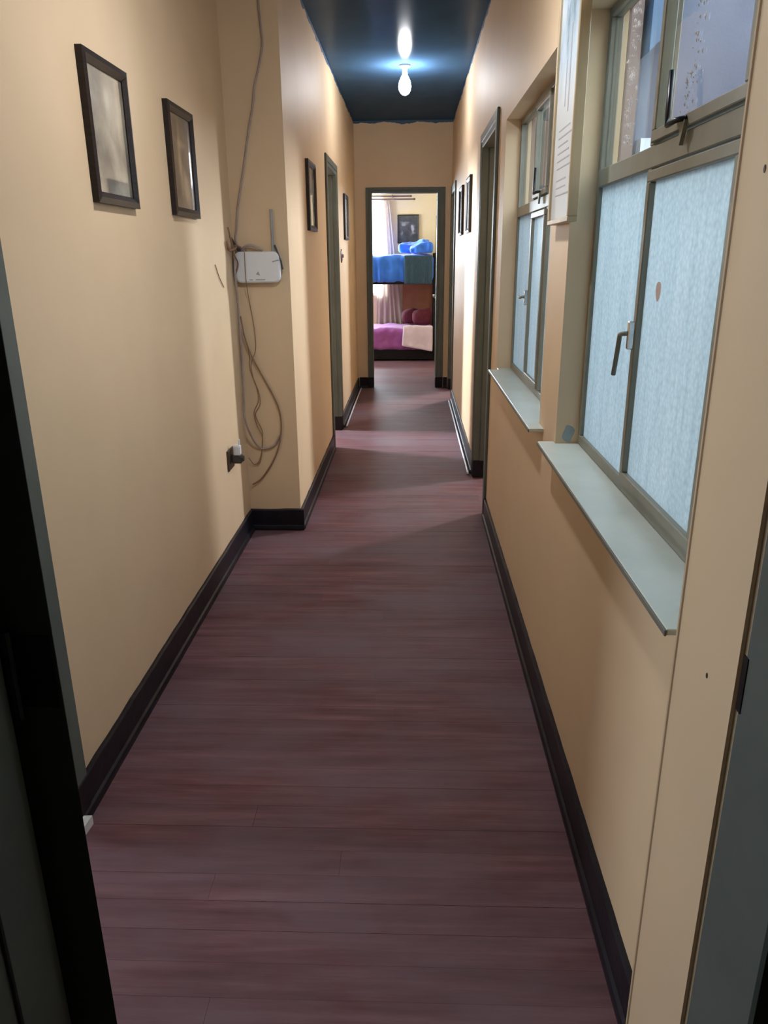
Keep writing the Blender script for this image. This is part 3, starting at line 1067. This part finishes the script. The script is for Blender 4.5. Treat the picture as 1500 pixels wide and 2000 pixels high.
# framed poster on the pier between the windows
po = empty('framed_poster', (XR, 2.452, 2.0), math.pi)
tag(po, 'large glazed poster in a pale wooden frame hung between the two windows', 'poster')
PW2, PH2 = 0.325, 0.72
MB().box(0.001, 0.022, -PW2 / 2 + 0.01, PW2 / 2 - 0.01, -PH2 / 2 + 0.01, PH2 / 2 - 0.01).build('print', 'poster_print', po)
for (a0, a1, b0, b1) in ((-PW2 / 2, PW2 / 2, -PH2 / 2, -PH2 / 2 + 0.014), (-PW2 / 2, PW2 / 2, PH2 / 2 - 0.014, PH2 / 2),
                         (-PW2 / 2, -PW2 / 2 + 0.014, -PH2 / 2 + 0.014, PH2 / 2 - 0.014), (PW2 / 2 - 0.014, PW2 / 2, -PH2 / 2 + 0.014, PH2 / 2 - 0.014)):
    MB().box(0.0, 0.030, a0, a1, b0, b1).build('moulding', 'pale_wood', po, bevel=0.002, segs=1)
# printed lines of small text on the lower half
for k in range(9):
    z = -0.10 - 0.021 * k - (0.012 if k > 5 else 0)
    ww = random.uniform(0.14, 0.2)
    MB().box(0.0221, 0.0225, -0.09, -0.09 + ww, z, z + 0.004).build('text_line', 'print_grey', po)
for (ya, yb, za, zb) in ((0.02, 0.035, -0.06, 0.16), (-0.03, -0.018, -0.04, 0.08)):
    MB().box(0.0221, 0.0225, ya, yb, za, zb).build('printed_stroke', 'print_grey', po)


# ------------------------------------------------------------------ bulbs
def bulb(name, x, y, glow, label, drop=0.0):
    """bare bulb in a holder, straight on the ceiling or hanging on a cord of length drop"""
    b = empty(name, (x, y, CZ))
    tag(b, label, 'lamp')
    if drop:
        MB().lathe([(0.040, -0.001), (0.040, -0.010), (0.015, -0.022)], 0, 0).build('ceiling_rose', 'white_plastic', b)
        MB().tube([(0, 0, -0.02), (0, 0, -0.02 - drop / 2), (0, 0, -0.02 - drop)], 0.004, 8).build('cord', 'white_plastic', b)
    d = -drop
    MB().lathe([(0.045 if not drop else 0.012, -0.001 + d), (0.045 if not drop else 0.020, -0.012 + d), (0.030, -0.020 + d),
                (0.022, -0.024 + d), (0.022, -0.058 + d)], 0, 0).build('lamp_holder', 'white_plastic', b)
    if drop:
        MB().lathe([(r, z + d) for r, z in ((0.016, -0.058), (0.022, -0.070), (0.040, -0.105), (0.052, -0.140), (0.052, -0.150))], 0, 0, 24).build('bulb_collar', 'white_plastic', b)
        MB().lathe([(r, z + d) for r, z in ((0.050, -0.150), (0.046, -0.160), (0.034, -0.167), (0.016, -0.171), (0.003, -0.172))], 0, 0, 24).build('bulb_glass', glow, b, smooth=True)
        return b
    MB().lathe([(r, z + d) for r, z in ((0.016, -0.058), (0.020, -0.070), (0.034, -0.095), (0.046, -0.125), (0.050, -0.152),
                (0.046, -0.178), (0.034, -0.200), (0.016, -0.213), (0.004, -0.216))], 0, 0, 24).build('bulb_glass', glow, b, smooth=True)
    return b


bulb('ceiling_bulb', -0.055, 6.85, 'bulb_glow_far', 'bare glowing white bulb on the dark ceiling in the middle of the corridor')
bulb('pendant_bulb', -0.13, 2.45, 'bulb_glow_near', 'bare white bulb hanging on a cord above the near end, out of view', 0.24)

# ------------------------------------------------------------------ router, socket, cables
ro = empty('wifi_router', (-0.822, YP - 0.004, 1.502))
tag(ro, 'white wall-mounted wireless router with stubby antennas', 'router')


def rounded(w, h, r, n_=6):
    out = []
    for (cx, cz, a0) in ((w / 2 - r, h / 2 - r, 0), (-w / 2 + r, h / 2 - r, 90), (-w / 2 + r, -h / 2 + r, 180), (w / 2 - r, -h / 2 + r, 270)):
        for k in range(n_ + 1):
            a = math.radians(a0 + 90 * k / n_)
            out.append((cx + r * math.cos(a), cz + r * math.sin(a)))
    return out


mb = MB()
L0, L1, L2 = rounded(0.238, 0.155, 0.03), rounded(0.245, 0.160, 0.032), rounded(0.225, 0.142, 0.028)
loops = [(L0, -0.008), (L1, -0.016), (L1, -0.030), (L0, -0.036), (L2, -0.040)]
m_ = len(L0)
for lp, yy in loops:
    mb.v += [(x, yy, z) for x, z in lp]
for k in range(len(loops) - 1):
    for j in range(m_):
        j2 = (j + 1) % m_
        mb.f.append((k * m_ + j, k * m_ + j2, (k + 1) * m_ + j2, (k + 1) * m_ + j))
mb.f.append(tuple(range(m_)))
mb.f.append(tuple((len(loops) - 1) * m_ + j for j in reversed(range(m_))))
body = mb.build('router_body', 'white_plastic', ro)
MB().box(-0.11, 0.10, -0.010, 0.003, -0.065, 0.065).build('wall_bracket', 'grey_plastic', ro)
MB().tube([(0.086, -0.012, 0.07), (0.086, -0.012, 0.12), (0.084, -0.010, 0.29)], 0.009, 8, 0.007).build('antenna', 'grey_plastic', ro)
MB().tube([(0.136, -0.030, -0.012), (0.128, -0.030, 0.03), (0.098, -0.030, 0.112)], 0.0055, 8).build('antenna', 'dark_plastic', ro)
MB().tube([(-0.092, -0.020, 0.075), (-0.118, -0.05, 0.13), (-0.160, -0.09, 0.215)], 0.0065, 8, 0.0055).build('antenna', 'dark_plastic', ro)
MB().tube([(0.082, -0.0405, 0.028), (0.118, -0.0405, 0.036)], 0.003, 6).build('cable_clip', 'grey_plastic', ro)
lg = MB()
lg.prism([(-0.009, -0.036), (0.013, -0.042), (0.004, -0.020)], 'y', -0.0408, -0.0400)
lg.build('printed_mark', 'print_grey', body)
lg = MB().box(-0.045, -0.027, -0.0408, -0.0400, -0.066, -0.061)
lg.box(-0.012, 0.040, -0.0408, -0.0400, -0.066, -0.061)
lg.build('printed_line', 'print_grey', body)


def cable(name, pts, r, m, label, group='cables hanging around the router'):
    o = MB().tube(smooth_path(pts), r, 8).build(name, m, None, smooth=True)
    return tag(o, label, 'cable', group)


YC = YP - 0.012
cable('ceiling_cable', [(-0.748, YC, CZ - 0.004), (-0.747, YC, 2.74), (-0.741, YC, 2.62), (-0.738, YC, 2.545), (-0.762, YC, 2.45), (-0.789, YC, 2.364), (-0.803, YC, 2.28),
                        (-0.823, YC, 2.2), (-0.839, YC, 2.13), (-0.865, YC, 2.01), (-0.893, YC, 1.89), (-0.915, YC, 1.79), (-0.926, YC, 1.70), (-0.935, YC, 1.64),
                        (-0.915, YC, 1.60), (-0.89, YC - 0.01, 1.585)],
      0.0055, 'grey_cable', 'long grey cable running from the ceiling down to the router')
cable('arc_cable', [(-0.905, YC - 0.01, 1.588), (-0.885, YC - 0.02, 1.605), (-0.855, YC - 0.02, 1.613), (-0.82, YC - 0.015, 1.602), (-0.79, YC - 0.01, 1.586)],
      0.007, 'grey_cable', 'short grey cable arching over the top of the router')
XC = XL + 0.014
cable('trunk_cable', [(-0.945, YC - 0.03, 1.62), (-0.938, YC - 0.05, 1.55), (-0.940, YC - 0.05, 1.46), (-0.938, YC - 0.04, 1.36), (-0.938, YC - 0.03, 1.2),
                      (-0.940, YC - 0.02, 1.0), (-0.940, YC - 0.04, 0.8), (-0.936, YC - 0.06, 0.68), (-0.905, YC - 0.03, 0.56), (-0.872, YC, 0.505), (-0.84, YC, 0.50), (-0.79, YC, 0.52), (-0.755, YC, 0.575)],
      0.006, 'grey_cable', 'grey cable dropping down the corner below the router')
cable('loop_cable', [(-0.93, YC - 0.03, 1.25), (-0.915, YC - 0.02, 1.13), (-0.885, YC - 0.01, 1.03), (-0.835, YC, 0.92), (-0.785, YC, 0.82), (-0.752, YC, 0.73), (-0.743, YC, 0.64),
                     (-0.755, YC, 0.55), (-0.785, YC, 0.46), (-0.83, YC, 0.38), (-0.88, YC, 0.315), (-0.93, YC - 0.01, 0.285)],
      0.0045, 'brown_cable', 'brown cable making a wide loop near the floor')
cable('thin_wire', [(-0.885, YC - 0.035, 1.585), (-0.884, YC - 0.045, 1.50), (-0.884, YC - 0.04, 1.42), (-0.882, YC - 0.005, 1.33), (-0.868, YC, 1.22), (-0.862, YC, 1.12), (-0.866, YC, 1.06),
                    (-0.895, YC, 0.98), (-0.885, YC, 0.90), (-0.862, YC, 0.83), (-0.858, YC, 0.76), (-0.888, YC, 0.70), (-0.86, YC, 0.62), (-0.855, YC, 0.58), (-0.872, YC, 0.44), (-0.895, YC, 0.40)],
      0.0022, 'brown_cable', 'thin dark wire hanging across the front of the router')
cable('kinked_wire', [(-0.925, YC - 0.02, 1.16), (-0.905, YC, 1.06), (-0.90, YC, 0.95), (-0.872, YC, 0.86), (-0.866, YC, 0.78), (-0.895, YC, 0.715), (-0.884, YC, 0.64), (-0.858, YC, 0.575),
                      (-0.862, YC, 0.50), (-0.885, YC, 0.425), (-0.915, YC, 0.405), (-0.94, YC - 0.02, 0.45)],
      0.0022, 'brown_cable', 'thin kinked brown wire beside the wide loop')
cable('side_wire', [(XC, 4.10, 1.70), (XC + 0.01, 4.12, 1.63), (XC + 0.012, 4.15, 1.57), (XC + 0.02, 4.19, 1.52), (-0.945, YC - 0.03, 1.46)],
      0.0045, 'brown_cable', 'brown wire curving from the left wall into the router side')
cable('stray_wire', [(XC - 0.010, 3.82, 1.52), (XC - 0.009, 3.88, 1.46), (XC - 0.009, 3.96, 1.41)],
      0.0022, 'brown_cable', 'short stray wire on the left wall beside the router')
cable('side_wire', [(XC, 4.06, 1.63), (XC, 4.1, 1.59), (XC + 0.02, 4.16, 1.60), (-0.935, YC - 0.02, 1.615), (-0.905, YC - 0.015, 1.60)],
      0.0065, 'brown_cable', 'short dark brown wire poking out above the router corner')

so_ = empty('wall_socket', (XL, 3.83, 0.545))
tag(so_, 'dark brown wall socket low on the left wall', 'socket')
MB().box(0, 0.010, -0.062, 0.062, -0.055, 0.055).build('cover_plate', 'brown_bakelite', so_, bevel=0.003, segs=1)
MB().box(0.010, 0.013, -0.03, 0.03, -0.02, 0.02).build('socket_insert', 'dark_plastic', so_, bevel=0.001, segs=1)
pa = empty('plug_adapter', (XL + 0.0135, 3.84, 0.545))
tag(pa, 'black plug adapter in the low wall socket', 'plug')
MB().box(0, 0.055, -0.03, 0.03, -0.022, 0.016).build('adapter_body', 'dark_plastic', pa, bevel=0.006)
MB().tube([(0.05, 0, 0.0), (0.062, 0, 0.0)], 0.014, 12).build('adapter_face', 'dark_plastic', pa)
ch = empty('phone_charger', (XL + 0.040, 3.845, 0.562))
tag(ch, 'small white charger standing on the black plug adapter', 'charger')
MB().box(-0.018, 0.018, -0.02, 0.02, 0.0, 0.055).build('charger_body', 'white_plastic', ch, bevel=0.005)
MB().box(0.008, 0.016, -0.006, 0.006, 0.055, 0.085).build('charger_plug', 'white_plastic', ch, bevel=0.002, segs=1)

sw = empty('light_switch', (XF, 7.42, 1.56))
tag(sw, 'dark oval light switch on the far left wall', 'switch')
MB().lathe([(0.001, 0.014), (0.03, 0.013), (0.044, 0.008), (0.046, 0.0)], 0, 0, 20).build('switch_plate', 'dark_plastic', sw, smooth=False)
sw.children[0].rotation_euler = (0, H90, 0)
sw.children[0].scale = (1.35, 1, 1)
MB().box(0.012, 0.024, -0.008, 0.008, -0.016, 0.016).build('switch_toggle', 'brown_bakelite', sw, bevel=0.002, segs=1)

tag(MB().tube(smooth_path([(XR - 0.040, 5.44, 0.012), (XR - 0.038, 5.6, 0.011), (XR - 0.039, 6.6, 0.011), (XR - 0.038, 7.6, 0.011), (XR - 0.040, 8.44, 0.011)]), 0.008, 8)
    .build('skirting_highlight', 'pale_highlight', None, True), 'pale strip painting the highlight along the right skirting past the doorway', 'cable')  # both pale strips stand in for lamp highlights on the glossy skirting
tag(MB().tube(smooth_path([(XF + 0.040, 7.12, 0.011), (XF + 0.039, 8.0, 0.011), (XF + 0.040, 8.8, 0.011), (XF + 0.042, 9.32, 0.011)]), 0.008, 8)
    .build('skirting_highlight', 'pale_highlight', None, True), 'pale strip painting the highlight along the left skirting near the bedroom doorway', 'cable')


# ------------------------------------------------------------------ bedroom furniture
def soft(name, x0, x1, y0, y1, z0, z1, m, parent=None, nx=28, ny=14, nz=10, rnd=0.05, wav=0.012, ripple=0.0, rfreq=30, seed=0, topfn=None):
    """rounded cushion-like block with wrinkles"""
    bm = bmesh.new()
    idx = {}

    def vert(i, j, k):
        if (i, j, k) not in idx:
            u, v, w = i / nx, j / ny, k / nz
            p = Vector((x0 + (x1 - x0) * u, y0 + (y1 - y0) * v, z0 + (z1 - z0) * w))
            c = Vector((min(max(p.x, x0 + rnd), x1 - rnd), min(max(p.y, y0 + rnd), y1 - rnd), min(max(p.z, z0 + rnd), z1 - rnd)))
            d = p - c
            if d.length > 1e-6:
                p = c + d.normalized() * min(d.length, rnd)
            nn = noise.noise(p * 5.5 + Vector((seed, 0, 0))) + 0.5 * noise.noise(p * 13 + Vector((0, seed, 0)))
            p.z += nn * wav * w
            p.y -= nn * wav * (1 - v)
            if ripple:
                p.y -= ripple * math.sin(p.x * rfreq + 3 * noise.noise(Vector((p.x * 4, seed, 0)))) * (1 - w) * (1 - v)
            if topfn:
                p.z += topfn(p.x, p.y) * w
            idx[(i, j, k)] = bm.verts.new(p)
        return idx[(i, j, k)]
    for i in range(nx):
        for j in range(ny):
            for k, fl in ((0, 1), (nz, 0)):
                q = [vert(i, j, k), vert(i + 1, j, k), vert(i + 1, j + 1, k), vert(i, j + 1, k)]
                bm.faces.new(q[::-1] if fl else q)
    for i in range(nx):
        for k in range(nz):
            for j, fl in ((0, 0), (ny, 1)):
                q = [vert(i, j, k), vert(i + 1, j, k), vert(i + 1, j, k + 1), vert(i, j, k + 1)]
                bm.faces.new(q[::-1] if fl else q)
    for j in range(ny):
        for k in range(nz):
            for i, fl in ((0, 1), (nx, 0)):
                q = [vert(i, j, k), vert(i, j + 1, k), vert(i, j + 1, k + 1), vert(i, j, k + 1)]
                bm.faces.new(q[::-1] if fl else q)
    bmesh.ops.recalc_face_normals(bm, faces=bm.faces)
    me = bpy.data.meshes.new(name)
    bm.to_mesh(me)
    bm.free()
    for p in me.polygons:
        p.use_smooth = True
    me.materials.append(MATS[m])
    o = bpy.data.objects.new(name, me)
    COL.objects.link(o)
    if parent:
        o.parent = parent
    return o


BX0, BX1, BY0, BY1 = -1.62, 0.40, 11.98, 12.88
bed = empty('bunk_bed', (0, 0, 0))
tag(bed, 'dark bunk bed standing in the bedroom beyond the doorway', 'bed')
for x in (BX0, BX1 - 0.05):
    for yv in (BY0, BY1 - 0.05):
        MB().box(x, x + 0.05, yv, yv + 0.05, 0, 1.60).build('post', 'bed_dark_wood', bed, bevel=0.004, segs=1)
for z0, z1 in ((0.02, 0.17), (1.15, 1.24)):
    MB().box(BX0 + 0.05, BX1 - 0.05, BY0 + 0.005, BY0 + 0.03, z0, z1).build('side_rail', 'bed_dark_wood', bed, bevel=0.004, segs=1)
    MB().box(BX0 + 0.05, BX1 - 0.05, BY1 - 0.03, BY1 - 0.005, z0, z1).build('side_rail', 'bed_dark_wood', bed, bevel=0.004, segs=1)
    MB().box(BX0 + 0.05, BX1 - 0.05, BY0 + 0.03, BY1 - 0.03, z0 + 0.03, z0 + 0.05).build('slat_base', 'bed_dark_wood', bed)
soft('mattress', BX0 + 0.055, BX1 - 0.055, BY0 + 0.035, BY1 - 0.035, 0.19, 0.42, 'mattress_cloth', bed, 10, 8, 4, 0.04, 0.002)
soft('mattress', BX0 + 0.055, BX1 - 0.055, BY0 + 0.035, BY1 - 0.035, 1.21, 1.43, 'mattress_cloth', bed, 10, 8, 4, 0.04, 0.002)


def hump(x, y):
    a = 0.0 * max(0, 1 - ((x - 0.10) / 0.34) ** 2) * max(0, 1 - ((y - 12.55) / 0.4) ** 2)
    return a


tag(soft('blue_duvet', BX0 + 0.06, BX1 - 0.06, BY0 - 0.045, BY1 - 0.03, 1.18, 1.575, 'blue_cotton', None, 90, 16, 12, 0.06, 0.03, 0.026, 38, 3, hump),
    'rumpled bright blue duvet hanging over the edge of the upper bunk', 'duvet')
tag(soft('teal_blanket', -0.105, 0.318, BY0 - 0.112, BY0 - 0.086, 1.155, 1.565, 'teal_knit', None, 30, 3, 14, 0.012, 0.006, 0.004, 70, 9),
    'dark teal knitted blanket draped over the side of the upper bunk', 'blanket')
pw = soft('blue_pillow', -0.20, 0.30, 12.35, 12.80, 1.60, 1.73, 'blue_cotton', None, 34, 18, 8, 0.06, 0.055, 0, 0, 12, lambda x, y: 0.05 * (x + 0.2) / 0.5)
tag(pw, 'blue pillow heaped at the head of the upper bunk', 'pillow')
pw = soft('blue_pillow', -0.02, 0.335, 12.0, 12.31, 1.60, 1.69, 'blue_cotton', None, 30, 16, 8, 0.04, 0.055, 0, 0, 22, lambda x, y: 0.06 * (x + 0.02) / 0.36)
tag(pw, 'folded blue sheet lying in front of the upper bunk pillow', 'sheet')
tag(soft('magenta_bedspread', BX0 + 0.06, BX1 - 0.06, BY0 - 0.04, BY1 - 0.03, 0.165, 0.50, 'magenta_cover', None, 60, 16, 12, 0.06, 0.02, 0.012, 24, 5),
    'magenta bedspread covering the lower bunk', 'bedspread')
tag(soft('maroon_pillow', -0.15, 0.20, 12.43, 12.72, 0.525, 0.75, 'maroon_plush', None, 18, 12, 10, 0.09, 0.03, 0, 0, 31),
    'dark maroon pillow leaning at the back of the lower bunk', 'pillow')
tag(soft('maroon_pillow', 0.02, 0.335, 12.18, 12.42, 0.525, 0.76, 'maroon_plush', None, 18, 12, 10, 0.09, 0.03, 0, 0, 41),
    'dark maroon pillow in front at the head of the lower bunk', 'pillow')
# pink towel draped over the front edge, lower hem slanting
tw = soft('pink_towel', -0.118, 0.335, BY0 - 0.108, BY0 - 0.074, 0.17, 0.545, 'pink_towel', None, 26, 4, 14, 0.016, 0.012, 0.006, 22, 15)
for v in tw.data.vertices:
    f = 1 - min(1, max(0, (v.co.z - 0.17) / 0.375))
    u = (v.co.x + 0.118) / 0.453
    v.co.z += f * (0.085 * (1 - u) - 0.02)
    v.co.x -= f * 0.02 * (1 - u)
tag(tw, 'pale pink towel draped over the front edge of the lower bunk', 'towel')


# curtain, window and rods
def curtain():
    nx, nz = 70, 24
    mb = MB()
    th = 0.003
    for s in (0, 1):
        for k in range(nz + 1):
            t = k / nz                       # 0 bottom .. 1 top
            z = 0.45 + (2.40 - 0.45) * t
            xl = -0.515 - 0.06 * (1 - t)
            xr = -0.335 + 0.235 * (1 - t) ** 0.9
            for i in range(nx + 1):
                u = i / nx
                x = xl + (xr - xl) * u
                yv = 12.912 + 0.018 * math.sin(u * 34 + 2.0 * noise.noise(Vector((u * 3, t * 1.5, 0)))) * (0.6 + 0.4 * (1 - t)) + s * th
                mb.v.append((x, yv, z))
    N = (nx + 1) * (nz + 1)
    for s in (0, 1):
        for k in range(nz):
            for i in range(nx):
                a = s * N + k * (nx + 1) + i
                q = (a, a + 1, a + nx + 2, a + nx + 1)
                mb.f.append(q if s == 0 else q[::-1])
    for k in range(nz):
        for i in (0, nx):
            a = k * (nx + 1) + i
            mb.f.append((a, a + nx + 1, a + nx + 1 + N, a + N))
    for i in range(nx):
        for k in (0, nz):
            a = k * (nx + 1) + i
            mb.f.append((a, a + 1, a + 1 + N, a + N))
    return mb.build('sheer_curtain', 'sheer_curtain', None, smooth=True)


tag(curtain(), 'pale sheer curtain gathered beside the bright bedroom window', 'curtain')
cr = empty('curtain_rod', (0, 12.90, 2.45))
tag(cr, 'double brown curtain rod above the bedroom window', 'curtain rod')
MB().tube([(-1.75, -0.02, 0.005), (-0.02, -0.02, 0.005)], 0.011, 10).build('rod', 'rod_wood', cr)
MB().tube([(-1.75, -0.10, -0.045), (0.035, -0.10, -0.045)], 0.011, 10).build('rod', 'rod_wood', cr)
for x in (-0.02, 0.035):
    yy, z_ = (-0.02, 0.005) if x < 0 else (-0.10, -0.045)
    MB().tube([(x, yy, z_), (x + 0.015, yy, z_), (x + 0.03, yy, z_)], 0.017, 10, 0.010).build('finial', 'rod_wood', cr)
for x in (-1.6, -0.30):
    MB().box(x - 0.008, x + 0.008, -0.11, 0.048, -0.008, 0.022).build('bracket', 'rod_wood', cr)
bwf = empty('window_3', (-1.055, 13.0, 0.95))
tag(bwf, 'overexposed bedroom window at the left of the doorway view', kind='structure')
for (a, b_, c, d) in ((-0.595, 0.595, 0, 0.03), (-0.595, 0.595, 1.47, 1.5), (-0.595, -0.565, 0.03, 1.47), (0.565, 0.595, 0.03, 1.47), (-0.015, 0.015, 0.03, 1.47)):
    MB().box(a, b_, -0.02, 0.02, c, d).build('frame_bar', 'white_plastic', bwf)
for (a, b_) in ((-0.565, -0.015), (0.015, 0.565)):
    pn = MB().box(a, b_, -0.002, 0.002, 0.03, 1.47).build('pane', 'clear_glass', bwf)
    pn.data.materials.append(MATS['glass_back'])
    for p in pn.data.polygons:
        p.material_index = 0 if p.normal.y < -0.5 else 1
